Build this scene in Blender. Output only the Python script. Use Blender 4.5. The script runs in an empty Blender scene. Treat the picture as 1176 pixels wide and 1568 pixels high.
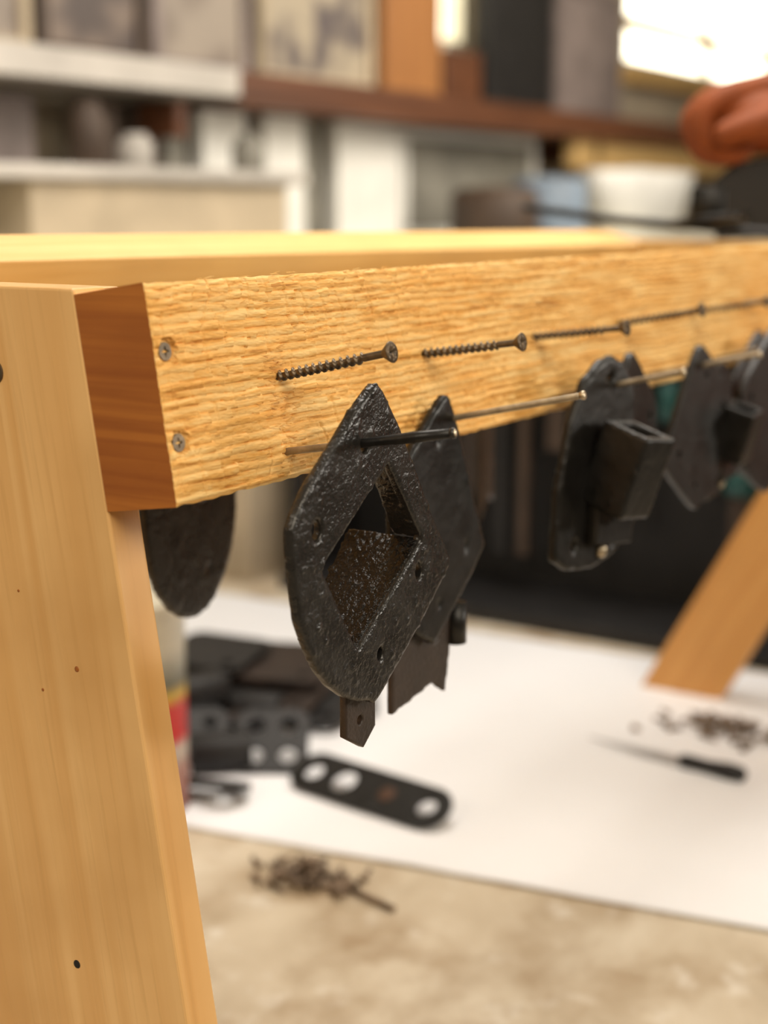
import bpy, bmesh, math, random
from mathutils import Vector, Matrix, noise
random.seed(7)
S=bpy.context.scene
COL=S.collection
TZ=-0.517      # bench top (local); everything is lifted by LIFT at the end
FZ=-1.417      # floor
LIFT=1.417

# ------------------------------------------------------------------ materials
def newmat(name):
    m=bpy.data.materials.new(name); m.use_nodes=True
    nt=m.node_tree; b=nt.nodes['Principled BSDF']
    return m,nt,b
def N(nt,t,**k):
    n=nt.nodes.new(t)
    for a,v in k.items(): setattr(n,a,v)
    return n
def coords(nt,scale=(1,1,1),rot=(0,0,0)):
    tc=N(nt,'ShaderNodeTexCoord'); mp=N(nt,'ShaderNodeMapping')
    r=N(nt,'ShaderNodeMapping'); r.inputs['Rotation'].default_value=rot
    mp.inputs['Scale'].default_value=scale
    nt.links.new(tc.outputs['Object'],r.inputs['Vector'])
    nt.links.new(r.outputs['Vector'],mp.inputs['Vector'])
    return mp.outputs['Vector']
def noiset(nt,vec,scale,detail=4,rough=.55,dist=0):
    n=N(nt,'ShaderNodeTexNoise'); n.inputs['Scale'].default_value=scale
    n.inputs['Detail'].default_value=detail; n.inputs['Roughness'].default_value=rough
    n.inputs['Distortion'].default_value=dist
    nt.links.new(vec,n.inputs['Vector']); return n.outputs['Fac']
def ramp(nt,fac,stops):
    r=N(nt,'ShaderNodeValToRGB'); e=r.color_ramp.elements
    while len(e)<len(stops): e.new(.5)
    for i,(p,c) in enumerate(stops):
        e[i].position=p; e[i].color=(*c,1)
    nt.links.new(fac,r.inputs['Fac']); return r.outputs['Color']
def mixc(nt,a,b,fac,mode='MIX'):
    m=N(nt,'ShaderNodeMix',data_type='RGBA',blend_type=mode)
    if isinstance(fac,(int,float)): m.inputs[0].default_value=fac
    else: nt.links.new(fac,m.inputs[0])
    for i,v in ((6,a),(7,b)):
        if isinstance(v,tuple): m.inputs[i].default_value=(*v,1)
        else: nt.links.new(v,m.inputs[i])
    return m.outputs[2]
def bump(nt,b,h,strength,dist=.001):
    n=N(nt,'ShaderNodeBump'); n.inputs['Strength'].default_value=strength
    n.inputs['Distance'].default_value=dist
    nt.links.new(h,n.inputs['Height']); nt.links.new(n.outputs['Normal'],b.inputs['Normal'])
def plain(name,col,rough=.6,metal=0,var=.25,scale=12,bmp=0,bscale=300,bdist=.0006,spec=.5):
    m,nt,b=newmat(name)
    v=coords(nt)
    f=noiset(nt,v,scale,5)
    lo=tuple(c*(1-var) for c in col); hi=tuple(min(1,c*(1+var)) for c in col)
    nt.links.new(ramp(nt,f,[(.3,lo),(.7,hi)]),b.inputs['Base Color'])
    b.inputs['Roughness'].default_value=rough; b.inputs['Metallic'].default_value=metal
    b.inputs['Specular IOR Level'].default_value=spec
    if bmp: bump(nt,b,noiset(nt,v,bscale,4,.6),bmp,bdist)
    return m
def wood(name,c1,c2,axis='Z',rx=0,rough=.5,fine=1.0,bmp=.15,wide=.4):
    m,nt,b=newmat(name)
    a={'X':(1.2,45,45),'Y':(45,1.2,45),'Z':(45,45,1.2)}[axis]
    v=coords(nt,a,(rx,0,0))
    f=noiset(nt,v,1.3*fine,3,.5,1.2)
    a2=tuple(q*6 if q>2 else q*8 for q in a)
    v2=coords(nt,a2,(rx,0,0))
    f2=noiset(nt,v2,1.0,4,.6)
    w=coords(nt,(1,1,1),(rx,0,0)); f3=noiset(nt,w,9,3)
    col=ramp(nt,f,[(.32,c2),(.5,tuple((p+q)/2 for p,q in zip(c1,c2))),(.62,c1)])
    col=mixc(nt,col,tuple(p*.80 for p in c2),ramp(nt,f2,[(.52,(0,0,0)),(.8,(.5,.5,.5))]))
    col=mixc(nt,col,tuple(p*.82 for p in c2),ramp(nt,f3,[(.5,(0,0,0)),(.8,(wide,)*3)]))
    nt.links.new(col,b.inputs['Base Color'])
    b.inputs['Roughness'].default_value=rough
    bump(nt,b,f2,bmp,.0006)
    return m
TH=math.radians(9.0)
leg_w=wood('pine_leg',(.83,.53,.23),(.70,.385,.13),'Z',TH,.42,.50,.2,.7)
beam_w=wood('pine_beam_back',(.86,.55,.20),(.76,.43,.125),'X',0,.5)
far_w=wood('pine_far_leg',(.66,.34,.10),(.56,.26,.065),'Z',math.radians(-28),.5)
end_w=wood('end_grain',(.44,.15,.022),(.30,.085,.011),'Y',0,.5,1.5,.3)
def rough_wood():
    m,nt,b=newmat('rough_sawn_pine')
    v=coords(nt,(22,300,300)); f=noiset(nt,v,1,5,.65,.6)
    v2=coords(nt,(160,700,700)); f2=noiset(nt,v2,1,4,.6)
    v3=coords(nt); f3=noiset(nt,v3,7,3)
    c=ramp(nt,f,[(.31,(.44,.17,.028)),(.43,(.83,.455,.125)),(.62,(.95,.66,.28))])
    c=mixc(nt,c,(.85,.42,.09),ramp(nt,f3,[(.45,(0,0,0)),(.7,(.45,.45,.45))]))
    nt.links.new(c,b.inputs['Base Color'])
    b.inputs['Roughness'].default_value=.62
    b.inputs['Specular IOR Level'].default_value=.3
    bump(nt,b,f2,.5,.0006)
    return m
rough_w=rough_wood()
def blackm(name='black_painted_iron',col=(.014,.013,.012),rough=.27,bs=420,bst=.4,spec=.5):
    m,nt,b=newmat(name)
    v=coords(nt); f=noiset(nt,v,bs,3,.55); g=noiset(nt,v,60,4)
    nt.links.new(ramp(nt,g,[(.35,tuple(c*.8 for c in col)),(.7,tuple(c*1.5 for c in col))]),b.inputs['Base Color'])
    r=N(nt,'ShaderNodeMapRange'); r.inputs[3].default_value=rough-.14; r.inputs[4].default_value=rough+.14
    nt.links.new(g,r.inputs[0]); nt.links.new(r.outputs[0],b.inputs['Roughness'])
    b.inputs['Specular IOR Level'].default_value=spec
    bump(nt,b,f,bst,.0014)
    return m
black=blackm()
gloss=blackm('wet_black_paint',(.004,.004,.004),.20,420,.9,.4)
dimblk=blackm('dull_black_paint',(.007,.0065,.006),.40,200,.2,.38)
brownblk=blackm('dark_rusty_iron',(.028,.018,.013),.5)
screwm=plain('screw_steel',(.13,.095,.06),.38,.7,.4,150,.3,900)
nailm=plain('nail_steel',(.30,.24,.16),.42,.6,.35,120,.3,900)
tipm=plain('nail_tip_metal',(.5,.42,.3),.35,.8,.2,200)
dark=plain('dark_recess',(.01,.008,.006),.8)
rust=plain('rusty_screws',(.20,.145,.10),.42,.5,.7,70)
paper=plain('white_paper',(.84,.85,.88),.6,0,.03,3)
white=plain('old_white_paint',(.78,.78,.75),.6,0,.12,5)
cream=plain('cream_paint',(.68,.65,.55),.6,0,.15,5)
palegrey=plain('pale_grey_paint',(.52,.49,.45),.6,0,.2,4)
beige=plain('beige_box',(.46,.38,.27),.7,0,.2,6)
grey=plain('grey_panel',(.22,.21,.18),.6,0,.3,6)
greyp=plain('mauve_grey',(.22,.18,.17),.6,0,.3,8)
brown=plain('dark_brown',(.06,.037,.024),.6,0,.4,9)
redbrown=wood('shelf_wood',(.15,.055,.022),(.08,.028,.012),'X',0,.5)
orangew=wood('orange_wood',(.44,.20,.065),(.30,.125,.04),'Z',0,.5)
railw=wood('rail_wood',(.62,.42,.18),(.48,.30,.11),'X',0,.5)
blk=plain('matte_black',(.010,.009,.009),.6,0,.4,20)
teal=plain('teal_plastic',(.012,.075,.072),.4,0,.2,12)
blue=plain('dull_blue',(.20,.26,.34),.5,0,.3,12)
skin=plain('skin',(.24,.060,.016),.6,0,.15,60,.2,500,.0006,.25)
shirt=plain('rust_shirt',(.42,.10,.03),.85,0,.15,30)
jeans=plain('denim',(.04,.06,.12),.85,0,.2,60)
hairm=plain('brown_hair',(.05,.028,.015),.6,0,.3,80)
wallm=plain('wall_plaster',(.42,.36,.27),.85,0,.12,3)
ceilm=plain('ceiling_paint',(.6,.56,.48),.9,0,.05,3)
floorm=plain('concrete_floor',(.22,.20,.17),.8,0,.25,4)
def benchmat():
    m,nt,b=newmat('worn_bench_top')
    v=coords(nt,(4,7,7)); f=noiset(nt,v,1.6,6,.6,.5)
    v2=coords(nt); f2=noiset(nt,v2,10,6,.65); f3=noiset(nt,v2,26,5)
    c=ramp(nt,f,[(.3,(.46,.38,.27)),(.5,(.57,.49,.37)),(.7,(.67,.60,.48))])
    c=mixc(nt,c,(.32,.22,.12),ramp(nt,f2,[(.46,(0,0,0)),(.68,(.85,.85,.85))]))
    c=mixc(nt,c,(.80,.76,.68),ramp(nt,f3,[(.58,(0,0,0)),(.72,(.6,.6,.6))]))
    nt.links.new(c,b.inputs['Base Color']); b.inputs['Roughness'].default_value=.55
    return m
bench_m=benchmat()
def picmat(name,c1,c2,sc):
    m,nt,b=newmat(name); v=coords(nt); f=noiset(nt,v,sc,2,.4)
    nt.links.new(ramp(nt,f,[(.42,c1),(.55,c2)]),b.inputs['Base Color']); return m
pic1=picmat('print_a',(.12,.10,.10),(.42,.36,.27),9)
pic2=picmat('print_b',(.22,.18,.15),(.34,.29,.24),6)
pic3=picmat('print_c',(.07,.05,.045),(.20,.15,.12),7)

# ------------------------------------------------------------------ mesh helpers
def obj(name,mesh,mats,parent=None,smooth=False):
    o=bpy.data.objects.new(name,mesh); COL.objects.link(o)
    for m in (mats if isinstance(mats,(list,tuple)) else [mats]): mesh.materials.append(m)
    if smooth:
        for p in mesh.polygons: p.use_smooth=True
    if parent: o.parent=parent
    return o
def empty(name,loc=(0,0,0)):
    e=bpy.data.objects.new(name,None); COL.objects.link(e); e.empty_display_size=.02
    return e
def pydata(name,v,f,mats,parent=None,smooth=False,bevel=0):
    me=bpy.data.meshes.new(name); me.from_pydata([tuple(p) for p in v],[],f)
    bm=bmesh.new(); bm.from_mesh(me); bmesh.ops.recalc_face_normals(bm,faces=bm.faces); bm.to_mesh(me); bm.free()
    o=obj(name,me,mats,parent,smooth)
    if bevel:
        b=o.modifiers.new('b','BEVEL'); b.width=bevel; b.segments=2; b.limit_method='ANGLE'
    return o
HEXF=[(0,1,3,2),(4,6,7,5),(0,4,5,1),(2,3,7,6),(0,2,6,4),(1,5,7,3)]
def hexa(name,pts,mats,parent=None,bevel=0):
    return pydata(name,pts,HEXF,mats,parent,False,bevel)
def box(name,a,b,mats,parent=None,bevel=0):
    return hexa(name,[(x,y,z) for x in (a[0],b[0]) for y in (a[1],b[1]) for z in (a[2],b[2])],mats,parent,bevel)
def revolve(name,prof,mats,M,parent=None,seg=32,caps=True):
    v=[];f=[]
    for r,z in prof:
        for k in range(seg):
            t=2*math.pi*k/seg; v.append(M@Vector((r*math.cos(t),r*math.sin(t),z)))
    for i in range(len(prof)-1):
        for k in range(seg):
            a=i*seg+k;b=i*seg+(k+1)%seg; f.append((a,b,b+seg,a+seg))
    if caps:
        f.append(tuple(range(seg))[::-1]); f.append(tuple((len(prof)-1)*seg+k for k in range(seg)))
    return pydata(name,v,f,mats,parent,True)
def frame(o,d,ref=Vector((0,0,1))):
    d=Vector(d).normalized(); x=ref.cross(d)
    if x.length<1e-4: x=Vector((1,0,0))
    x.normalize(); y=d.cross(x)
    M=Matrix((x,y,d)).transposed().to_4x4(); M.translation=Vector(o); return M
def flat(name,outer,holes,thick,M,mats,parent=None,bevel=.0006,lump=0,voxel=.0013):
    cu=bpy.data.curves.new(name,'CURVE'); cu.dimensions='2D'; cu.fill_mode='BOTH'
    cu.extrude=thick/2-bevel; cu.bevel_depth=bevel; cu.bevel_resolution=1
    for pts in [outer]+holes:
        s=cu.splines.new('POLY'); s.points.add(len(pts)-1); s.use_cyclic_u=True
        for i,p in enumerate(pts): s.points[i].co=(p[0],p[1],0,1)
    t=bpy.data.objects.new('t',cu); COL.objects.link(t)
    dg=bpy.context.evaluated_depsgraph_get(); dg.update()
    me=bpy.data.meshes.new_from_object(t.evaluated_get(dg))
    bpy.data.objects.remove(t)
    me.materials.clear()
    me.transform(M); me.name=name
    bm=bmesh.new(); bm.from_mesh(me); bmesh.ops.remove_doubles(bm,verts=bm.verts,dist=1e-6)
    bmesh.ops.recalc_face_normals(bm,faces=bm.faces); bm.to_mesh(me); bm.free()
    o=obj(name,me,mats,parent)
    if lump: lumpy(o,lump,voxel)
    return o
def lumpy(o,amp,voxel=.0013):
    md=o.modifiers.new('r','REMESH'); md.mode='VOXEL'; md.voxel_size=voxel
    dg=bpy.context.evaluated_depsgraph_get(); dg.update()
    me=bpy.data.meshes.new_from_object(o.evaluated_get(dg)); o.modifiers.clear()
    mats=[m for m in o.data.materials]
    me.update()
    nr=[v.normal.copy() for v in me.vertices]
    for v,n in zip(me.vertices,nr):
        c=v.co
        w=max(0,min(1,.4+3*noise.noise(c*30+Vector((3,1,8)))))
        h=noise.noise(c*110)*.45+noise.noise(c*420)*.50*w+max(0,noise.noise(c*300+Vector((5,5,5)))-.34)*3.8
        v.co=c+n*h*amp
    for p in me.polygons: p.use_smooth=True
    o.data=me
    if not me.materials:
        for m in mats: me.materials.append(m)
def circ(x,y,r,n=20,sy=1):
    return [(x+r*math.cos(2*math.pi*k/n),y+r*sy*math.sin(2*math.pi*k/n)) for k in range(n)]
def VP(x,y,z,yaw=0,pitch=0):
    """local XY plane -> vertical plane parallel to the beam (u=X, v=Z)"""
    return Matrix.Translation((x,y,z))@Matrix.Rotation(yaw,4,'Z')@Matrix.Rotation(math.pi/2+pitch,4,'X')
def tube_curve(name,pts,r,mats,parent=None,res=6):
    cu=bpy.data.curves.new(name,'CURVE'); cu.dimensions='3D'; cu.bevel_depth=r; cu.bevel_resolution=res//2; cu.use_fill_caps=True
    s=cu.splines.new('POLY'); s.points.add(len(pts)-1)
    for i,p in enumerate(pts): s.points[i].co=(*p,1)
    t=bpy.data.objects.new('t',cu); COL.objects.link(t)
    dg=bpy.context.evaluated_depsgraph_get(); dg.update()
    me=bpy.data.meshes.new_from_object(t.evaluated_get(dg)); bpy.data.objects.remove(t); me.materials.clear(); me.name=name
    return obj(name,me,mats,parent,True)

# ------------------------------------------------------------------ drying rack
rack=empty('wooden_drying_rack')
s9,c9=math.sin(TH),math.cos(TH)
def RP(x,n,t): # x along beam, n depth into the beam, t down the face
    return Vector((x,n*c9-t*s9,-n*s9-t*c9))
def hsh(a,b=0):
    q=math.sin(a*127.1+b*311.7)*43758.5453; return q-math.floor(q)
BL,BH,BT=1.10,.089,.038
def disp(x,t):
    w=t/.0037+.8*noise.noise(Vector((x*9,t*35,3)))+.30*noise.noise(Vector((x*60,t*90,9)))
    j=math.floor(w); f=w-j
    rid=(math.sin(math.pi*f)**.5)*.00105*(.45+.8*hsh(j,2))
    # torn scales: bands broken by near-vertical steps
    y=x/.0115+hsh(j)*1.2+1.1*noise.noise(Vector((x*22,j*1.7,1)))+.7*noise.noise(Vector((x*15,t*30,4)))
    k=math.floor(y); g=y-k
    saw=(g**1.2)*.00125*(hsh(k,j)**1.2)
    v=x/.0135+.55*noise.noise(Vector((t*45,x*12,2)))
    kk=math.floor(v); vs=v-kk
    vert=-.0007*math.exp(-((vs-.5)/.055)**2)*(hsh(kk,math.floor(t/.012+hsh(kk)))**1.5)
    fine=noise.noise(Vector((x*320,t*1300,0)))*.00025
    return rid+saw+fine+vert+.0005*noise.noise(Vector((x*25,t*25,7)))-.0004
def front_beam():
    xs=[0]; 
    while xs[-1]<BL: xs.append(xs[-1]+.00060+.0024*xs[-1])
    xs[-1]=BL
    rows=150; V=[];F=[];mi=[]
    nr=rows+3
    for i,x in enumerate(xs):
        for r in range(rows+1):
            t=BH*r/rows
            h=disp(x,t)
            e=min(1,min(t,BH-t)/.002)*min(1,x/.0015+.3)
            for (hx,ht) in ((.0075,.0275),(.0075,.064)):
                q=math.hypot((x-hx),(t-ht))
                q*=1+.25*noise.noise(Vector((x*300,t*300,0)))
                if q<.0052: e*=.0; h=0
                if q<.0046: h=-.0016; e=1
            jag=0
            if r==0: jag=-.0016*max(0,noise.noise(Vector((x*120,0,0))))-.0006*hsh(math.floor(x/.006))
            if r==rows: jag=.0011*noise.noise(Vector((x*110,5,0)))
            V.append(RP(x,-h*e+.0006*(1-e),t-jag))
        V.append(RP(x,BT,BH)); V.append(RP(x,BT,0))
    for i in range(len(xs)-1):
        for r in range(nr):
            a=i*nr+r; b=i*nr+(r+1)%nr
            F.append((a,b,b+nr,a+nr)); mi.append(0 if r<rows else 2)
    F.append(tuple(range(nr))); mi.append(1)
    F.append(tuple((len(xs)-1)*nr+r for r in range(nr))); mi.append(1)
    me=bpy.data.meshes.new('front_beam'); me.from_pydata([tuple(v) for v in V],[],F)
    me.polygons.foreach_set('material_index',mi)
    bm=bmesh.new(); bm.from_mesh(me); bmesh.ops.recalc_face_normals(bm,faces=bm.faces); bm.to_mesh(me); bm.free()
    o=obj('front_beam',me,[rough_w,end_w,beam_w],rack)
front_beam()
# loose fibres
fv=[];ff=[]
for k in range(220):
    x=random.uniform(.02,.6)**1.0; t=random.choice([random.uniform(.003,.086),random.uniform(-.0005,.002)])
    if k%3==0: x=.075+random.gauss(0,.006); t=random.uniform(.03,.085)
    L=random.uniform(.002,.006); a=random.uniform(-.7,.7)
    p=RP(x,-.0006,t); q=RP(x+L*math.cos(a),-.0018-random.uniform(0,.0014),t+L*math.sin(a)*.6); m=(p+q)/2+Vector((0,-.0008,.0004))
    w=Vector((0,0,.00025))
    b=len(fv); fv+=[p-w,p+w,m-w,m+w,q,q+w*.2]; ff+=[(b,b+2,b+3,b+1),(b+2,b+4,b+5,b+3)]
pydata('loose_fibres',fv,ff,rough_w,rack)
# near front leg (wide board behind the beam, same splay)
def legz(n,z): return (-z-s9*n)/c9
def front_leg(name,x0,x1,n0,n1,ztop,mat):
    P=[]
    for x in (x0,x1):
        for n in (n0,n1):
            for z in (TZ,ztop):
                P.append(RP(x,n,legz(n,z)))
    return hexa(name,P,mat,rack,.0012)
front_leg('leg_front_near',0,.019,BT,BT+.14,-.0035,leg_w)
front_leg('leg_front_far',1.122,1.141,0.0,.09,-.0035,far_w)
# back legs lean the other way
def back_leg(name,x0,x1,yb,w,ztop,lean,mat):
    P=[]
    for x in (x0,x1):
        for dy in (0,w):
            for z in (TZ,ztop):
                P.append(Vector((x,yb+dy-(z-TZ)*lean,z)))
    return hexa(name,P,mat,rack,.0012)
back_leg('leg_back_near',.0195,.038,.252,.10,-.0045,.40,leg_w)
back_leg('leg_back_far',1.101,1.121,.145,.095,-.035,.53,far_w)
# back beam, tilted
tb=math.radians(20); 
def BP(x,n,t,z0):
    return Vector((x,.22-n*math.cos(tb)+t*math.sin(tb),z0-n*math.sin(tb)-t*math.cos(tb)))
P=[]
for x,z0 in ((.0,.0158),(.93,.0078)):
    for n in (0,.038):
        for t in (.089,0): P.append(BP(x,n,t,z0))
hexa('back_beam',P,beam_w,rack,.001)
box('end_crossbar',(.93,.036,-.075),(.965,.225,-.002),beam_w,rack,.001)
# screw heads sunk in timber
def sunk(name,c,nrm,r,par=rack):
    M=frame(c,nrm)
    seg=24; V=[];F=[]
    def cross(t): 
        q=abs(math.sin(2*t)); return r*(.62-.42*q)
    rs=[lambda t:r*1.0,lambda t:r*.97,lambda t:cross(t)*1.02,lambda t:cross(t)*.7]
    zs=[-.0008,.0004,.0004,-.0009]
    for g,z in zip(rs,zs):
        for k in range(seg):
            t=2*math.pi*k/seg; V.append(M@Vector((g(t)*math.cos(t),g(t)*math.sin(t),z)))
    for i in range(3):
        for k in range(seg):
            a=i*seg+k;b=i*seg+(k+1)%seg;F.append((a,b,b+seg,a+seg))
    F.append(tuple(3*seg+k for k in range(seg)))
    o=pydata(name,V,F,[screwm,dark],par)
    o.data.polygons[-1].material_index=1
nout=-Vector((0,c9,-s9))
sunk('leg_screw_head',(-.0003,.0855,-.040),(-1,0,0),.0052)
for nm,x,t in (('beam_screw_1',.0075,.0275),('beam_screw_2',.0075,.064)):
    p=RP(x,.0012,t)
    sunk(nm,p,nout,.0038)
for (y,z,r) in ((.053,-.305,.0022),(.066,-.178,.0008),(.078,-.135,.0007),(.045,-.165,.0014)):
    revolve('leg_knot',[(r,-.0003),(r*.9,.00015),(r*.3,.00015)],dark if r>.002 else end_w,frame((0,y,z),(-1,0,0)),rack,12)

# ------------------------------------------------------------------ projecting screws and nails
def wood_screw(base,tip,name='wood_screw',R=.0021,head=.0046,mats=None):
    base=Vector(base);tip=Vector(tip); d=tip-base; L=d.length; M=frame(base-d.normalized()*.012,d); L+=.012
    seg=24; V=[];F=[]; nz=int(L/.00035); pitch=.0036
    for i in range(nz+1):
        z=(L-.0045)*i/nz
        for k in range(seg):
            t=2*math.pi*k/seg
            if z<L*.80:
                ph=(z/pitch-t/(2*math.pi))%1; tri=max(0,1-abs(ph-.5)/.26)
                r=R*.62+R*.68*tri
            else: r=R*.80
            V.append(M@Vector((r*math.cos(t),r*math.sin(t),z)))
    def cross(t): return head*(.60-.43*abs(math.sin(2*t)))
    for g,z in ((lambda t:head*.96,L-.0008),(lambda t:head,L-.0003),(lambda t:head*.95,L),(lambda t:cross(t),L),(lambda t:cross(t)*.6,L-.0016)):
        for k in range(seg):
            t=2*math.pi*k/seg; V.append(M@Vector((g(t)*math.cos(t),g(t)*math.sin(t),z)))
    nr=nz+1+5
    for i in range(nr-1):
        for k in range(seg):
            a=i*seg+k;b=i*seg+(k+1)%seg;F.append((a,b,b+seg,a+seg))
    F.append(tuple(range(seg))[::-1]); F.append(tuple((nr-1)*seg+k for k in range(seg)))
    o=pydata(name,V,F,mats or [screwm,dark],None,True)
    o.data.polygons[-1].material_index=1
    return o
for i,(x,dx,zt) in enumerate(((.0766,.0015,-.0300),(.199,0,-.0350),(.320,0,-.036),(.44,0,-.033),(.56,0,-.034),(.68,0,-.034))):
    wood_screw((x,-.007,-.0435),(x+dx,-.0652+.002*(i%2),zt))
def nail(base,tip,paint=None):
    base=Vector(base);tip=Vector(tip);d=tip-base;L=d.length+.012
    M=frame(base-d.normalized()*.012,d)
    e=empty('nail')
    r=.00165
    revolve('shank',[(r*.9,0),(r,.003),(r,L-.004),(r*.95,L-.003)],nailm,M,e,16)
    revolve('head',[(r*.95,L-.003),(r*1.35,L-.0015),(r*1.4,L-.0004),(r*1.1,L)],tipm if not paint else black,M,e,16)
    if paint:
        revolve('paint_drip',[(r*1.05,L*paint[0]),(r*1.35,L*paint[0]+.004),(r*1.15,L*.6),(r*1.5,L*.8),(r*1.2,L-.002)],dimblk,M,e,12)
        revolve('head_face',[(r*1.0,L),(r*.6,L+.0002)],tipm,M,e,12)
nail((.0748,-.012,-.076),(.0750,-.0974,-.0608),(.42,))
nail((.203,-.012,-.078),(.214,-.090,-.0605))
nail((.345,-.012,-.080),(.345,-.090,-.061))
nail((.475,-.012,-.080),(.475,-.090,-.062))
nail((.60,-.012,-.080),(.60,-.090,-.060))

# ------------------------------------------------------------------ hanging brackets
OUT=[(.006,.066),(.0085,.0635),(.0204,.0486),(.034,.028),(.048,.0054),(.0570,-.008),(.0650,-.0195),(.0655,-.0235),(.0620,-.0275),(.045,-.042),(.0235,-.0575),(.006,-.0705),(.0015,-.0725),(-.003,-.0705),(-.0125,-.0685),(-.022,-.0640),(-.032,-.0565),(-.041,-.047),(-.048,-.036),(-.0535,-.0225),(-.0570,-.008),(-.0585,.006),(-.0585,.0155),(-.0555,.0205),(-.046,.031),(-.030,.0435),(-.014,.0565),(-.001,.0660),(.0025,.0672)]
HOLE=[(.0128,.0335),(.041,-.0047),(.0405,-.0075),(-.0115,-.0465),(-.0135,-.0455),(-.0385,-.006),(-.038,-.003)]
def bracket(name,x,y,z,yaw=0,pitch=0,sc=1,mir=1,lump=.00035,opening=True,flap=True,mat=None,rot=0,voxel=.0013,sx=1):
    e=empty(name); M=VP(x,y,z,yaw,pitch)@Matrix.Rotation(rot,4,'Z')@Matrix.Diagonal((sc*mir*sx,sc,1,1))
    mt=mat or black
    rr=random.Random(3)
    o=[(p[0]+rr.uniform(-.0005,.0005),p[1]+rr.uniform(-.0005,.0005)) for p in OUT]
    hs=[circ(-.006,.0425,.0036,14),circ(-.0415,.0125,.0040,14,1.3),circ(.0385,-.021,.0036,14,1.3),circ(.006,-.052,.0032,14,1.2)]
    if opening: hs.append(HOLE)
    flat('face_plate',o,hs,.005,M,mt,e,.0007,lump,voxel)
    if flap and opening:
        T=(.0128,.0335);R=(.041,-.006);B=(-.0125,-.046);Lf=(-.0383,-.0045)
        def wall(nm,a,b,d0,d1,m,th=.0028):
            a=Vector((*a,0));b=Vector((*b,0)); t=(b-a).normalized(); nn=Vector((-t.y,t.x,0))
            c=Vector((0,-.006,0))
            if (c-a).dot(nn)>0: nn=-nn
            P=[]
            for w in (0,th):
                for q,dd in ((a,d0),(b,d1)):
                    for zz in (.001,-dd): P.append(M@(q+nn*w+Vector((0,0,zz))))
            oo=hexa(nm,P,m,e)
            if lump: lumpy(oo,lump*2.0,voxel*.8)
        wall('socket_wall_low',R,B,.038,.030,gloss)
        wall('socket_wall_high',T,R,.010,.014,mt)
        wall('socket_wall_left',Lf,B,.008,.012,mt)
    return e
bracket('iron_post_bracket',.083,-.050,-.113,lump=.00040,voxel=.0011)
bracket('iron_post_bracket',.190,-.020,-.124,sc=.90,rot=-.08,lump=.0003,voxel=.002,opening=False,mat=dimblk,sx=.84)
# bracket with a square socket, on nails 3 and 4
def socket_bracket(name,x,y,z,sc=1,yaw=0,rot=0,tilt=-66):
    e=empty(name); M=VP(x,y,z,yaw)@Matrix.Rotation(rot,4,'Z')@Matrix.Diagonal((sc,sc,sc,1))
    o=[(.0,.058),(.012,.055),(.024,.045),(.030,.03),(.034,-.02),(.032,-.045),(.022,-.058),(.0,-.066),(-.026,-.066),(-.040,-.060),(-.042,-.02),(-.036,.02),(-.026,.042),(-.012,.054)]
    flat('face_plate',o,[circ(0,.046,.004,12),circ(-.022,-.052,.004,12),circ(.018,-.050,.004,12)],.006,M,dimblk,e,.0008,.0003,.002)
    sq=[(-.015,-.015),(.015,-.015),(.015,.015),(-.015,.015)]; sq2=[(a*.78,b*.78) for a,b in sq]
    M2=M@Matrix.Translation((.000,-.006,.019))@Matrix.Rotation(math.radians(tilt),4,'X')
    flat('square_socket',sq,[sq2],.050,M2,dimblk,e,.0008,.0003,.0016)
    flat('socket_floor',sq2,[],.003,M2@Matrix.Translation((0,0,-.016)),blk,e,.0004)
    flat('socket_rib',[(-.012,-.05),(.024,-.05),(.024,.0),(-.012,.006)],[],.012,M@Matrix.Translation((0,0,.006)),dimblk,e,.001)
    revolve('rivet',[(.0045,0),(.0042,.002),(.002,.0035)],tipm,M@Matrix.Translation((.006,-.056,.003)),e,12)
    return e
socket_bracket('iron_socket_bracket',.333,-.045,-.111,.98,-.15,-.12,-74)
bracket('iron_post_bracket',.385,-.040,-.108,yaw=.05,sc=.76,mir=-1,lump=0,opening=False,mat=dimblk)
bracket('iron_post_bracket',.475,-.050,-.110,yaw=-.1,sc=.76,mir=-1,lump=0,opening=False,mat=dimblk)
socket_bracket('iron_socket_bracket',.522,-.046,-.116,.74,-.0,.05,-74)
bracket('iron_post_bracket',.600,-.056,-.112,yaw=-.1,sc=.85,lump=0,opening=False,mat=dimblk)
bracket('iron_post_bracket',.645,-.030,-.116,yaw=-.1,sc=.80,lump=0,opening=False,mat=dimblk)
# straps hanging behind
def strap(name,x,y,z,w,h,yaw,rot,mat,t=.004):
    e=empty(name); M=VP(x,y,z,yaw)@Matrix.Rotation(rot,4,'Z')
    o=[(-w/2,.0),(-w/2*.7,.006),(0,.009),(w/2*.7,.006),(w/2,0),(w/2,-h),(w*.25,-h+.01),(-w/2,-h-.004)]
    flat('strap_leaf',o,[circ(0,-.001,.0035,12),circ(-w*.2,-h+.02,.003,12),circ(w*.2,-h+.025,.003,12)],t,M,mat,e)
    revolve('barrel',[(.005,-h*.5),(.005,-.01)],mat,M@Matrix.Translation((w/2+.003,0,0))@Matrix.Rotation(math.pi/2,4,'X')@Matrix.Diagonal((1,1,-1,1)),e,14)
    return e
e=empty('iron_hinge_leaf'); M=VP(.190,-.0145,-.112,.0)
flat('leaf',[(-.034,.0),(.026,.0),(.030,-.03),(.026,-.07),(.018,-.110),(.006,-.102),(-.034,-.108)],[circ(.008,-.078,.004,12),circ(.008,-.06,.003,12)],.004,M,brownblk,e,.0008,.0002,.002)
revolve('knuckle',[(.006,0),(.006,.022)],dimblk,M@Matrix.Translation((.028,-.064,.002))@Matrix.Rotation(math.pi/2,4,'X'),e,16)
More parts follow.
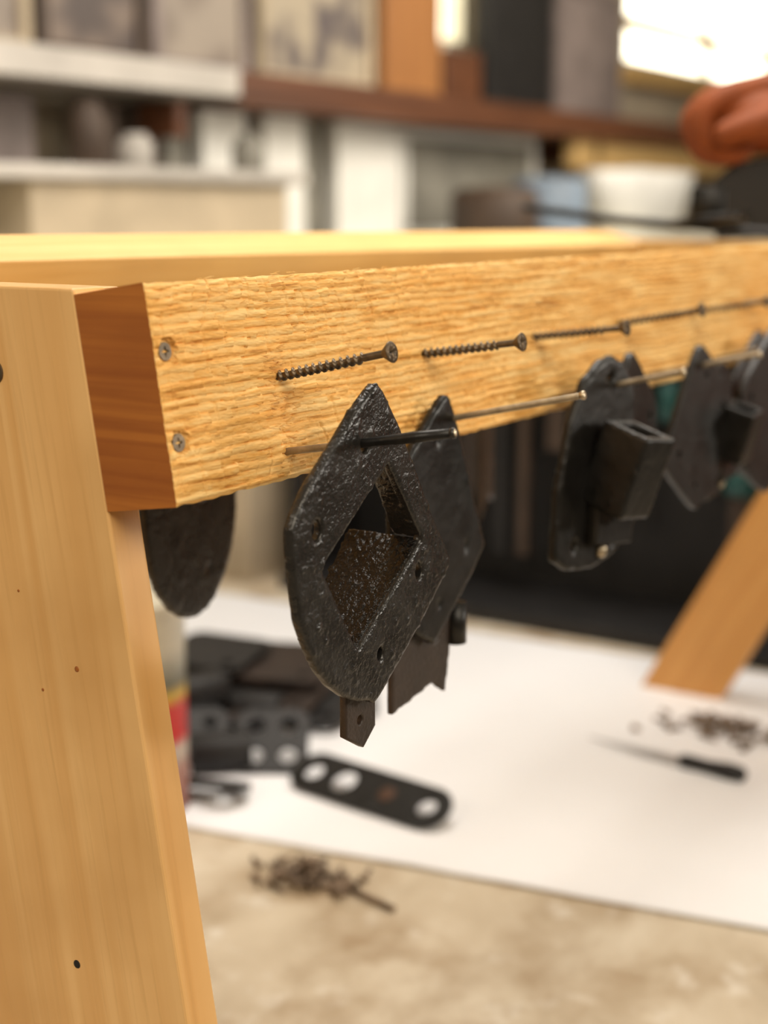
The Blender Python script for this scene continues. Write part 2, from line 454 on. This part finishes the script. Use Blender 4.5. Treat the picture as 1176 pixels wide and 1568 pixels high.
e=empty('iron_hinge_leaf'); M=VP(.082,-.0440,-.155,.0)
flat('leaf',[(-.010,.0),(.012,.0),(.012,-.046),(.003,-.053),(-.010,-.045)],[circ(.0,-.040,.003,12)],.004,M,brownblk,e,.0008)
# things hung from nails on the inner side of the back beam
def nail2(b,t):
    b=Vector(b);t=Vector(t);d=t-b;M=frame(b,d)
    e=empty('nail'); revolve('shank',[(.0016,-.005),(.0016,d.length)],nailm,M,e,12); revolve('head',[(.0022,d.length),(.0022,d.length+.001)],tipm,M,e,12)
for x in (.200,.335,.55,.72,.82): nail2((x,.196,-.045),(x,.112,-.030))
rnd=[( .043*math.cos(a),-.098+.068*math.sin(a)) for a in [math.pi*(1+k/12) for k in range(13)]]
e=empty('iron_rounded_plate'); M=VP(.200,.150,-.0385,.05)
flat('face_plate',[(-.043,.006),(-.043,-.06)]+rnd+[(.040,-.06),(.038,.006)],[circ(0,.0,.0035,12),circ(.010,-.092,.008,14),circ(-.02,-.07,.003,10),circ(.014,-.14,.003,10)],.006,M,black,e,.0008,.0004,.002)
strap('iron_strap_hinge',.335,.150,-.041,.050,.105,.1,.0,brownblk)
strap('iron_strap_hinge',.55,.150,-.041,.050,.16,.3,.05,brownblk)
strap('iron_strap_hinge',.72,.150,-.041,.055,.18,.1,-.04,dimblk)
strap('iron_strap_hinge',.82,.150,-.041,.050,.15,.2,.03,brownblk)

# ------------------------------------------------------------------ workbench
bench=empty('workbench')
box('bench_top',(-.45,-.40,TZ-.035),(1.85,1.25,TZ),bench_m,bench,.002)
for i,(x,y) in enumerate(((-.38,-.33),(1.7,-.33),(-.38,1.1),(1.7,1.1))):
    box('bench_leg_%d'%i,(x,y,FZ),(x+.08,y+.08,TZ-.034),orangew,bench,.002)
box('bench_rail',(-.33,-.31,TZ-.14),(1.72,-.28,TZ-.034),orangew,bench)
box('bench_rail_back',(-.33,1.11,TZ-.14),(1.72,1.14,TZ-.034),orangew,bench)
# paper (slightly wavy, lightly creased sheet)
V=[];F=[];nx,ny=60,80
c11=Vector((1.235,-.10)); c00=Vector((.43,.86)); c10=Vector((.625,-.22)); c01=Vector((1.165,.95))
for i in range(nx+1):
    for j in range(ny+1):
        a=i/nx;b=j/ny
        p=(c00*(1-b)+c10*b)*(1-a)+(c01*(1-b)+c11*b)*a
        n1=noise.noise(Vector((p.x*5,p.y*5,0))); n2=abs(noise.noise(Vector((p.x*9,p.y*9,4))))
        z=TZ+.0004+.0012*(1+n1)+.0030*max(0,.25-n2)
        if a<.03: z+=.001
        V.append((p.x,p.y,z))
for i in range(nx):
    for j in range(ny):
        a=i*(ny+1)+j;F.append((a,a+1,a+ny+2,a+ny+1))
o=pydata('paper_sheet',V,F,paper,None,True); sm=o.modifiers.new('s','SOLIDIFY'); sm.thickness=.0006; sm.offset=1
PZ=TZ+.0030
# link strap, tipped up on its long edge
e=empty('iron_link_strap')
r=.0235; tilt=math.radians(27)
a0=Vector((.648,.383,PZ+.002+r*math.sin(tilt)));a1=Vector((.632,.248,PZ+.002+r*math.sin(tilt))); d=a1-a0; L=d.length
ang=math.atan2(d.y,d.x)
M=Matrix.Translation(a0)@Matrix.Rotation(ang,4,'Z')@Matrix.Rotation(tilt,4,'X')
st=[(r*math.cos(t),r*math.sin(t)) for t in [math.pi/2+math.pi*k/14 for k in range(15)]]+[(L+r*math.cos(t),r*math.sin(t)) for t in [-math.pi/2+math.pi*k/14 for k in range(15)]]
flat('strap_leaf',st,[circ(0,0,.0105,20),circ(.038,0,.0135,20),circ(L,0,.0105,20)],.004,M,dimblk,e,.0008)
revolve('rust_patch',[(.009,0),(.008,.0006),(.002,.0006)],plain('rust_spot',(.06,.025,.010),.7),M@Matrix.Translation((.090,0,.002)),e,16)
flat('prop_tab',[(-.018,-.003),(.018,-.003),(.018,.012),(-.018,.012)],[],.003,Matrix.Translation(a0.lerp(a1,.68)+Vector((.017,0,-.004)))@Matrix.Rotation(math.pi/2,4,'Z')@Matrix.Rotation(math.pi/2,4,'X'),black,e,.0006)
# pile of plates on paper
e=empty('iron_bracket_pile')
pb=plain('pile_brown_black',(.030,.019,.014),.55,0,.4,30)
def holed(nm,cx,cy,z,w,h,rot,tx=0,ty=0,holes=2,t=.005,hr=.009,mt=None,q=.018,c=.010):
    M=Matrix.Translation((cx,cy,z))@Matrix.Rotation(rot,4,'Z')@Matrix.Rotation(tx,4,'X')@Matrix.Rotation(ty,4,'Y')
    o=[(-w/2+c,-h/2),(w/2-c,-h/2),(w/2,-h/2+c),(w/2,h/2-c),(w/2-c,h/2),(-w/2+c,h/2),(-w/2,h/2-c),(-w/2,-h/2+c)]
    hs=[circ(-w/2+q,-h/2+q,hr,14),circ(w/2-q,-h/2+q,hr,14),circ(w/2-q,h/2-q,hr,14),circ(-w/2+q,h/2-q,hr,14)][:holes]
    flat(nm,o,hs,t,M,mt or blk,e,.0008)
holed('plate_1',.672,.452,PZ+.023,.074,.072,.57,0,-.62,4,.004,.0100,blk,.0195)
holed('plate_2',.805,.495,PZ+.014,.09,.09,.15,0,-.12,1,.009)
holed('plate_3',.84,.56,PZ+.012,.13,.15,.3,0,-.06,2,.009)
holed('plate_4',.80,.55,PZ+.028,.13,.13,.25,0.04,-.06,1,.008,.008,pb)
holed('plate_5',.82,.58,PZ+.044,.12,.15,.45,.03,-.04,1,.009,.007,pb)
holed('plate_6',.73,.62,PZ+.012,.13,.11,.9,.0,-.06,1,.009)
holed('plate_7',.735,.60,PZ+.028,.11,.12,.5,.08,-.10,2,.007,.008,pb)
holed('plate_8',.850,.480,PZ+.008,.08,.06,.6,0,-.04,1)
holed('plate_9',.650,.528,PZ+.020,.065,.060,.7,0,-.60,2,.005,.008)
holed('plate_10',.79,.62,PZ+.056,.10,.10,.2,.02,-.05,1,.008)
for k,(x,y,zz) in enumerate(((.745,.530,.020),(.632,.485,.017),(.70,.57,.045))):
    flat('square_tube_%d'%k,[(-.015,-.015),(.015,-.015),(.015,.015),(-.015,.015)],[[(-.011,-.011),(.011,-.011),(.011,.011),(-.011,.011)]],.06,Matrix.Translation((x,y,PZ+zz))@Matrix.Rotation(1.9+k*.4,4,'Z')@Matrix.Rotation(math.pi/2,4,'Y'),blk,e,.001)
M=Matrix.Translation((.574,.433,PZ+.014))@Matrix.Rotation(1.9,4,'Z')@Matrix.Rotation(.45,4,'X')
flat('ring_lug',circ(0,0,.023,24)[2:22]+[(.045,-.018),(.07,-.018),(.07,.018),(.045,.018)],[circ(0,0,.009,18)],.008,M,blk,e,.001)
# piles of little screws
def pile(name,cx,cy,z0,n,rx,ry,mat):
    V=[];F=[];R=random.Random(len(name)*n)
    for k in range(n):
        x=cx+R.gauss(0,rx);y=cy+R.gauss(0,ry); dd=math.hypot((x-cx)/rx,(y-cy)/ry)
        z=z0+.002+max(0,(.018-.009*dd))*R.random()
        a=R.uniform(0,6.3);el=R.uniform(-.25,.35)
        d=Vector((math.cos(a)*math.cos(el),math.sin(a)*math.cos(el),max(el,-.05)))
        M=frame((x,y,z+.001),d); L=R.uniform(.012,.022)
        pr=[(.0040,0),(.0036,.0006),(.0017,.0025),(.0017,L*.4)]
        q=L*.4
        while q<L-.003: pr+=[(.0022,q+.0007),(.0014,q+.0014)]; q+=.0014
        pr+=[(.0003,L)]
        seg=8;b=len(V)
        for r_,z_ in pr:
            for s_ in range(seg):
                t=2*math.pi*s_/seg; w=M@Vector((r_*math.cos(t),r_*math.sin(t),z_)); w.z=max(w.z,z0+.0002); V.append(w)
        for i in range(len(pr)-1):
            for s_ in range(seg):
                a_=b+i*seg+s_;b_=b+i*seg+(s_+1)%seg;F.append((a_,b_,b_+seg,a_+seg))
        F.append(tuple(b+s_ for s_ in range(seg)))
    return pydata(name,V,F,mat,None,True)
pile('pile_of_old_screws',.480,.272,TZ,55,.012,.020,rust)
pile('pile_of_old_screws',1.0,.085,PZ,70,.016,.036,rust)
tube_curve('long_rusty_nail',[(.485,.245,TZ+.004),(.472,.182,TZ+.003)],.0028,rust)
# knife
e=empty('utility_knife')
k0=Vector((.900,.212,PZ+.003));k1=Vector((.888,.105,PZ+.004));k2=Vector((.880,.038,PZ+.006))
dd=(k1-k0).normalized(); sd=Vector((-dd.y,dd.x,0))
pydata('blade',[k0,k1+sd*.008,k1-sd*.008,k0+sd*.002+dd*.02]+[p+Vector((0,0,.0015)) for p in (k0,k1+sd*.008,k1-sd*.008,k0+sd*.002+dd*.02)],[(0,3,1,2),(4,6,5,7),(0,2,6,4),(2,1,5,6),(1,3,7,5),(3,0,4,7)],plain('blade_steel',(.6,.6,.6),.3,.4,.1),e)
revolve('handle',[(.005,0),(.0075,.006),(.0065,.03),(.0085,.055),(.0070,.068),(.003,.071)],blk,frame(k1-dd*.003,k2-k1),e,20)
# paint can with printed label
m,nt,b=newmat('can_label')
tc=N(nt,'ShaderNodeTexCoord'); sp=N(nt,'ShaderNodeSeparateXYZ'); nt.links.new(tc.outputs['Object'],sp.inputs[0])
mr=N(nt,'ShaderNodeMapRange'); mr.inputs[1].default_value=TZ; mr.inputs[2].default_value=TZ+.21; nt.links.new(sp.outputs[2],mr.inputs[0])
c=ramp(nt,mr.outputs[0],[(0,(.25,.11,.09)),(.20,(.42,.22,.18)),(.30,(.55,.5,.42)),(.35,(.55,.02,.015)),(.50,(.60,.03,.02)),(.54,(.70,.45,.04)),(.60,(.12,.12,.08)),(.76,(.62,.58,.46))])
c=mixc(nt,c,(.12,.10,.08),ramp(nt,noiset(nt,tc.outputs['Object'],60,3),[(.58,(0,0,0)),(.75,(.6,.6,.6))]))
nt.links.new(c,b.inputs['Base Color']); b.inputs['Roughness'].default_value=.35
revolve('paint_can',[(.050,0),(.052,.003),(.050,.006),(.050,.195),(.052,.199),(.052,.203),(.047,.204),(.046,.198),(.01,.198)],m,Matrix.Translation((.524,.500,TZ)),None,48)

# dark tool cabinet on the bench, with things in it
e=empty('dark_tool_cabinet')
box('cabinet_body',(1.42,.09,TZ),(1.75,.86,-.07),blk,e,.003)
box('cabinet_side_left',(1.27,.845,TZ),(1.42,.865,-.07),blk,e)
box('cabinet_side_right',(1.27,.09,TZ),(1.42,.11,-.07),blk,e)
box('cabinet_top',(1.27,.09,-.085),(1.42,.865,-.07),blk,e)
box('cabinet_floor',(1.24,.09,TZ),(1.42,.865,TZ+.02),blk,e)
R3=random.Random(5)
rb=plain('red_brown_handle',(.12,.035,.018),.5,0,.3,20)
y=.12;k=0
while y<.83:
    w=R3.uniform(.012,.035); h=R3.uniform(.18,.36)
    mt=R3.choice([brown,blk,rb,blk,brown,brownblk])
    hexa('hanging_strip_%d'%k,[(1.33+a,y+bb*w,-.085-cc*h) for a in (0,.012) for bb in (0,1) for cc in (1,0)],mt,e)
    y+=w+R3.uniform(.01,.05);k+=1
for (y,z,w,h) in ((.17,-.20,.04,.07),(.215,-.24,.035,.06),(.265,-.15,.03,.06),(.30,-.21,.03,.05),(.20,-.30,.05,.04),(.36,-.33,.03,.04)):
    revolve('teal_handle_%d'%k,[(w*.35,0),(w*.5,.006),(w*.42,h*.5),(w*.5,h-.005),(w*.3,h)],teal,Matrix.Translation((1.31,y,z-h/2)),e,20); k+=1
box('cardboard_box',(1.24,.92,TZ),(1.56,1.16,-.16),beige,None,.003)

# ------------------------------------------------------------------ items on top of the rack, by the hand
e=empty('iron_rod_latch')
tube_curve('rod',[(.90,.30,.030),(.90,.20,.018),(.90,.10,.0105),(.90,.01,.0035),(.90,-.06,-.001)],.0042,dimblk,e)
flat('latch_plate',[(-.03,-.02),(.03,-.02),(.034,.0),(.03,.02),(-.03,.02)],[circ(.015,0,.006,14)],.006,Matrix.Translation((.90,.108,.018))@Matrix.Rotation(1.4,4,'Z')@Matrix.Rotation(.12,4,'Y'),dimblk,e,.001)
flat('latch_socket',[(-.014,-.014),(.014,-.014),(.014,.014),(-.014,.014)],[[(-.010,-.010),(.010,-.010),(.010,.010),(-.010,.010)]],.030,Matrix.Translation((.90,.108,.032))@Matrix.Rotation(.3,4,'Z'),dimblk,e,.001)

# ------------------------------------------------------------------ person
def skinmesh(name,pts,edges,radii,root,mats,parent,sub=2):
    me=bpy.data.meshes.new(name); me.from_pydata([tuple(p) for p in pts],edges,[])
    o=bpy.data.objects.new(name,me); COL.objects.link(o)
    o.modifiers.new('skin','SKIN'); 
    sv=me.skin_vertices[0].data if me.skin_vertices else None
    if sv is None:
        bm=bmesh.new(); bm.from_mesh(me); bm.verts.layers.skin.verify(); bm.to_mesh(me); bm.free(); sv=me.skin_vertices[0].data
    for i,r in enumerate(radii):
        sv[i].radius=r if isinstance(r,tuple) else (r,r); sv[i].use_root=(i==root)
    o.modifiers[0].use_smooth_shade=True
    s=o.modifiers.new('sub','SUBSURF'); s.levels=sub; s.render_levels=sub
    me.materials.append(mats); o.parent=parent
    return o
man=empty('person_painting_brackets')
W=Vector((1.040,.050,.142)); hd=Vector((-.46,.88,-.10)).normalized(); ud=Vector((0,0,1)); sd=ud.cross(hd).normalized(); ud=hd.cross(sd)
HS=1.18
def H(a,b,c): return W+(hd*a+sd*b+ud*c)*HS
EL=Vector((1.25,-.19,.05)); wr=H(-.028,0,0)
pts=[H(.035,0,-.006),H(.0,0,-.002),H(-.03,0,0),wr.lerp(EL,.3),wr.lerp(EL,.58)]
ed=[(0,1),(1,2),(2,3),(3,4)]; rd=[.034,.030,.026,.030,.036]
for i,(s_,l) in enumerate(((-.031,.92),(-.011,1.05),(.010,1.0),(.030,.84))):
    b_=len(pts)
    pts+=[H(.060,s_*.85,-.002),H(.088,s_,.002),H(.088+.020*l,s_,-.016),H(.088+.012*l,s_,-.038),H(.076,s_*.95,-.046),H(.060,s_*.9,-.038)]
    ed+=[(0,b_)]+[(b_+k,b_+k+1) for k in range(5)]
    rd+=[.0175,.0140,.0122,.0115,.0105,.0090]
b_=len(pts)
pts+=[H(.022,.026,-.018),H(.046,.046,-.022),H(.072,.050,-.026),H(.095,.045,-.032)]
ed+=[(0,b_),(b_,b_+1),(b_+1,b_+2),(b_+2,b_+3)]; rd+=[.018,.0165,.0130,.0105]
skinmesh('right_hand_and_forearm',pts,ed,[q*HS if i>4 or i<2 else q for i,q in enumerate(rd)],0,skin,man)
bm=bmesh.new(); bmesh.ops.create_uvsphere(bm,u_segments=32,v_segments=20,radius=1)
for q in bm.verts: q.co=H(.052+q.co.x*.048,q.co.y*.050,-.018+q.co.z*.029)
me=bpy.data.meshes.new('palm'); bm.to_mesh(me); bm.free(); obj('palm',me,skin,man,True)
# arm, body
SH=Vector((1.27,-.46,.0))
pel=Vector((1.42,-.60,-.47))
pts=[pel,Vector((1.42,-.585,-.32)),Vector((1.42,-.55,-.14)),Vector((1.42,-.50,.0)),Vector((1.42,-.485,.055)),
     SH,EL,EL.lerp(wr,.5),Vector((1.57,-.47,.0)),Vector((1.63,-.50,-.26)),Vector((1.50,-.27,-.30))]
skinmesh('shirt',pts,[(0,1),(1,2),(2,3),(3,4),(3,5),(5,6),(6,7),(3,8),(8,9),(9,10)],[(.16,.12),(.14,.11),(.16,.12),(.13,.10),.06,.068,.050,.042,.068,.05,.042],0,shirt,man)
pts=[Vector((1.50,-.27,-.30)),Vector((1.43,-.20,-.40)),Vector((1.40,-.13,-.475)),Vector((1.388,-.095,-.492))]
ed=[(0,1),(1,2),(2,3)];rd=[.036,.028,.024,.024]
for i in range(4):
    x0=1.362+.019*i; b_=len(pts)
    pts+=[Vector((x0,-.062,-.494)),Vector((x0-.004,-.028,-.489)),Vector((x0-.008,.000+.004*(i in (1,2)),-.497)),Vector((x0-.010,.016+.006*(i in (1,2)),-.507))]
    ed+=[(3,b_),(b_,b_+1),(b_+1,b_+2),(b_+2,b_+3)]; rd+=[.0115,.0095,.009,.0075]
b_=len(pts); pts+=[Vector((1.352,-.085,-.494)),Vector((1.337,-.055,-.503))]; ed+=[(3,b_),(b_,b_+1)]; rd+=[.012,.009]
skinmesh('left_hand_and_forearm',pts,ed,rd,0,skin,man)
skinmesh('jeans',[pel+Vector((0,0,.02)),pel+Vector((-.09,0,-.10)),Vector((1.32,-.58,-.93)),Vector((1.31,-.62,-1.33)),pel+Vector((.09,0,-.10)),Vector((1.54,-.60,-.93)),Vector((1.55,-.64,-1.33))],[(0,1),(1,2),(2,3),(0,4),(4,5),(5,6)],[(.15,.12),.095,.065,.055,.095,.065,.055],0,jeans,man)
for i,x in enumerate((1.31,1.55)):
    skinmesh('boot_%d'%i,[Vector((x,-.66,FZ+.05)),Vector((x,-.55,FZ+.045)),Vector((x,-.44,FZ+.035))],[(0,1),(1,2)],[(.045,.05),(.045,.045),(.042,.034)],0,brown,man)
skinmesh('neck',[Vector((1.42,-.49,.03)),Vector((1.41,-.465,.13))],[(0,1)],[.055,.052],0,skin,man)
HC=Vector((1.40,-.44,.215)); look=Vector((-.45,.85,-.25)).normalized()
MH=frame(HC,look)  # z=look dir, y=up
bm=bmesh.new(); bmesh.ops.create_uvsphere(bm,u_segments=48,v_segments=32,radius=1)
for q in bm.verts:
    x,y,z=q.co
    w=.075*(1-.18*max(0,-y)); nx_=x*w; ny_=y*.115; nz_=z*(.095 if z>0 else .10)*(1-.1*max(0,-y))
    if z>0:
        nose=math.exp(-(x/.16)**2)*math.exp(-((y+.12)/.2)**2)*.024
        eyes=-math.exp(-((abs(x)-.40)/.2)**2)*math.exp(-((y-.10)/.12)**2)*.010
        lips=math.exp(-(x/.32)**2)*math.exp(-((y+.52)/.07)**2)*.006
        chin=math.exp(-(x/.3)**2)*math.exp(-((y+.85)/.15)**2)*.012
        nz_+=nose+eyes+lips+chin
    q.co=MH@Vector((nx_,ny_,nz_))
me=bpy.data.meshes.new('head'); bm.to_mesh(me); bm.free(); obj('head',me,skin,man,True)
eyew=plain('eye_white',(.7,.68,.65),.3)
for sx in (-1,1):
    revolve('eye',[(.001,-.008),(.009,-.004),(.0105,0),(.009,.005),(.001,.009)],eyew,MH@Matrix.Translation((.030*sx,.0115,.076)),man,16)
    revolve('iris',[(.0045,0),(.004,.0012),(.001,.0016)],dark,MH@Matrix.Translation((.030*sx,.0115,.0835)),man,14)
    skinmesh('ear',[MH@Vector((.074*sx,.02,-.008)),MH@Vector((.082*sx,0,-.012)),MH@Vector((.076*sx,-.022,-.004))],[(0,1),(1,2)],[(.012,.006),(.015,.006),(.009,.005)],0,skin,man,1)
bm=bmesh.new(); bmesh.ops.create_uvsphere(bm,u_segments=40,v_segments=28,radius=1)
bmesh.ops.delete(bm,geom=[q for q in bm.verts if (q.co.y<.35 and q.co.z>.15) or q.co.y<-.35],context='VERTS')
for q in bm.verts:
    x,y,z=q.co; k=1+.05*noise.noise(Vector((x*6,y*6,z*6))); q.co=MH@Vector((x*.082*k,y*.125*k,z*.106*k-.002))
me=bpy.data.meshes.new('hair'); bm.to_mesh(me); bm.free(); o=obj('hair',me,hairm,man,True); sm=o.modifiers.new('s','SOLIDIFY'); sm.thickness=.006
# held bracket (black) under the fist
e=empty('held_iron_bracket')
hb=H(.066,0,-.060)
flat('bracket_leaf',[(-.045,-.05),(.045,-.045),(.05,.0),(.03,.030),(-.03,.022),(-.05,.005)],[circ(-.02,-.03,.006,12),circ(.02,-.03,.006,12)],.014,Matrix.Translation(hb+Vector((.006,-.020,-.014)))@Matrix.Rotation(-.95,4,'Z')@Matrix.Rotation(math.pi/2,4,'X'),blk,e,.001)

# ------------------------------------------------------------------ room
X0,X1,Y0,Y1,ZC=-2.6,7.4,-3.0,1.8,1.30
box('floor',(X0-.1,Y0-.1,FZ-.1),(X1+.1,Y1+.1,FZ),floorm)
box('ceiling',(X0-.1,Y0-.1,ZC),(X1+.1,Y1+.1,ZC+.1),ceilm)
box('wall_left',(X0-.1,Y0-.1,FZ),(X0,Y1+.1,ZC),wallm)
box('wall_right',(X1,Y0-.1,FZ),(X1+.1,Y1+.1,ZC),wallm)
box('wall_front',(X0,Y0-.1,FZ),(X1,Y0,ZC),wallm)
wb=empty('wall_back')
wins=[(3.20,3.46,.47,1.05),(4.56,6.35,.52,1.12)]
segs=[(X0,3.20),(3.46,4.56),(6.35,X1)]
for i,(a,b_) in enumerate(segs): box('wall_panel_%d'%i,(a,Y1,FZ),(b_,Y1+.1,ZC),wallm,wb)
for i,(a,b_,z0,z1) in enumerate(wins):
    box('wall_below_%d'%i,(a,Y1,FZ),(b_,Y1+.1,z0),wallm,wb); box('wall_above_%d'%i,(a,Y1,z1),(b_,Y1+.1,ZC),wallm,wb)
for i,(a,b_,z0,z1) in enumerate(wins):
    w=empty('window_%d'%(i+1)); t=.03
    box('frame_l',(a,Y1+.02,z0),(a+t,Y1+.07,z1),cream,w); box('frame_r',(b_-t,Y1+.02,z0),(b_,Y1+.07,z1),cream,w)
    box('frame_b',(a+t,Y1+.02,z0),(b_-t,Y1+.07,z0+t),cream,w); box('frame_t',(a+t,Y1+.02,z1-t),(b_-t,Y1+.07,z1),cream,w)
    if i==1:
        box('muntin_h',(a+t,Y1+.03,z0+.14),(b_-t,Y1+.06,z0+.185),railw,w)
        box('muntin_v',((a+b_)/2-.012,Y1+.025,z0+t),((a+b_)/2+.012,Y1+.065,z1-t),cream,w)
        box('sill',(a-.05,Y1-.06,z0-.06),(b_+.05,Y1+.02,z0),railw,w)
# upper shelf
sh=empty('wall_shelf'); box('shelf_board',(2.06,1.56,.240),(6.2,1.80,.31),redbrown,sh,.002)
box('shelf_board_pale',(X0+.5,1.56,.255),(2.058,1.80,.31),palegrey,sh,.002)
for i,x in enumerate((.2,1.9,3.9,5.6)): box('shelf_bracket_%d'%i,(x,1.60,.17),(x+.03,1.80,.24),redbrown,sh)
def standing(name,x0,x1,h,mat,frm=None,y=1.70,z=.31):
    e=empty(name)
    if frm:
        t=.025
        box('frame_left',(x0,y-.015,z),(x0+t,y+.015,z+h),frm,e);box('frame_right',(x1-t,y-.015,z),(x1,y+.015,z+h),frm,e)
        box('frame_bottom',(x0+t,y-.015,z),(x1-t,y+.015,z+t),frm,e);box('frame_top',(x0+t,y-.015,z+h-t),(x1-t,y+.015,z+h),frm,e)
        box('picture',(x0+t,y-.005,z+t),(x1-t,y+.008,z+h-t),mat,e)
    else:
        box('panel',(x0,y-.02,z),(x1,y+.02,z+h),mat,e,.004)
standing('picture_frame',1.36,1.60,.45,pic2,beige)
standing('picture_frame',1.62,1.92,.45,pic3,brown)
standing('picture_frame',1.94,2.26,.45,pic2,greyp)
standing('picture_frame',2.30,2.76,.42,pic1,beige)
standing('wooden_board',2.80,3.08,.48,orangew)
standing('wooden_board',3.10,3.30,.14,redbrown)
standing('black_panel',3.34,3.74,.60,blk)
standing('picture_frame',3.78,4.26,.40,greyp,greyp)
standing('picture_frame',0.9,1.3,.4,pic1,brown)
# counter below and items on it
ct=empty('wall_counter'); box('counter_top',(X0+.3,1.28,-.09),(6.2,1.80,-.05),cream,ct,.002)
box('counter_base',(X0+.4,1.34,FZ),(6.1,1.78,-.09),grey,ct)
Z2=-.05
def ctr(name,x0,x1,y,z1,mat,frm=None,z0=Z2):
    standing(name,x0,x1,z1-z0,mat,frm,y,z0)
ctr('salvaged_white_door',2.08,2.23,1.70,.238,white)
ctr('brown_post',2.24,2.27,1.72,.238,brown)
ctr('salvaged_white_door',2.30,2.45,1.70,.238,white)
ctr('grey_board',2.46,2.56,1.73,.238,grey)
ctr('salvaged_white_door',2.59,2.88,1.70,.238,white)
ctr('old_window_sash',2.93,3.70,1.72,.238,grey,white)
ctr('brown_post',1.72,1.82,1.70,.238,brown)
ctr('brown_post',1.88,1.96,1.72,.238,brown)
ctr('grey_board',1.99,2.06,1.73,.238,grey)
ctr('grey_board',1.45,1.62,1.73,.238,greyp)
box('light_storage_box',(1.30,1.40,Z2),(2.0,1.56,.075),beige,None,.004)
box('tray',(1.05,1.38,.0755),(2.05,1.58,.10),palegrey,None,.006)
for k,(x,mt_,h) in enumerate(((1.50,brown,.11),(1.62,palegrey,.06),(1.95,grey,.07))):
    revolve('jar',[(.028,0),(.032,.004),(.032,h*.75),(.022,h*.88),(.022,h),(.005,h)],mt_,Matrix.Translation((x,1.46,.1003)),None,20)
revolve('blue_canister',[(.10,0),(.105,.01),(.105,.14),(.09,.16),(.03,.165)],blue,Matrix.Translation((3.27,1.45,Z2)),None,32)
revolve('dark_canister',[(.11,0),(.115,.01),(.115,.11),(.10,.13),(.03,.135)],brown,Matrix.Translation((3.02,1.48,Z2)),None,32)
revolve('white_enamel_basin',[(.18,0),(.26,.05),(.31,.14),(.33,.20),(.32,.205),(.25,.20),(.2,.205),(.05,.215)],white,Matrix.Translation((3.82,1.42,Z2))@Matrix.Diagonal((1,.36,.92,1)),None,40)
box('wooden_rail_board',(3.74,1.60,.150),(5.6,1.63,.2399),railw)

# ------------------------------------------------------------------ lights, camera, world
def area(name,loc,tgt,size,power,col):
    l=bpy.data.lights.new(name,'AREA'); l.shape='SQUARE'; l.size=size; l.energy=power; l.color=col
    o=bpy.data.objects.new(name,l); COL.objects.link(o)
    d=Vector(tgt)-Vector(loc); o.location=loc; o.rotation_euler=d.to_track_quat('-Z','Y').to_euler()
    return o
area('ceiling_lamp_front',(-.5,-1.4,1.25),(.1,0,-.1),1.3,52,(1,.87,.69))
area('ceiling_lamp_bench',(.9,.3,1.26),(.9,.4,-.5),.9,30,(1,.93,.84))
area('ceiling_lamp_side',(-1.7,.4,1.2),(0,.1,-.2),1.0,26,(1,.87,.69))
area('ceiling_lamp_wall',(3.0,.4,1.26),(3.0,1.8,.1),1.4,64,(1,.90,.76))
area('glint_light_front_right',(2.6,-2.5,.45),(.1,-.05,-.1),.6,34,(1,.93,.82))  # added light for glints on the black iron; no window opens there
w=bpy.data.worlds.new('w'); S.world=w; w.use_nodes=True
bg=w.node_tree.nodes['Background']; bg.inputs[0].default_value=(1,.92,.70,1); bg.inputs[1].default_value=5
cam=bpy.data.cameras.new('camera'); co=bpy.data.objects.new('camera',cam); COL.objects.link(co)
cam.sensor_fit='HORIZONTAL'; cam.sensor_width=24; cam.lens=2250/1176*24; cam.clip_start=.01
p=math.atan(464/2250); a=math.radians(32.65)
fw=Vector((math.cos(a)*math.cos(p),math.sin(a)*math.cos(p),-math.sin(p)))
rt=Vector((math.sin(a),-math.cos(a),0)); up=rt.cross(fw)
Mc=Matrix((rt,up,-fw)).transposed().to_4x4(); Mc.translation=Vector((-.4362,-.3906,.0279)); co.matrix_world=Mc
cam.dof.use_dof=True; cam.dof.focus_distance=.645; cam.dof.aperture_fstop=4.2
S.camera=co
S.view_settings.view_transform='Standard'
for o in list(COL.objects):
    if o.parent is None: o.location.z+=LIFT
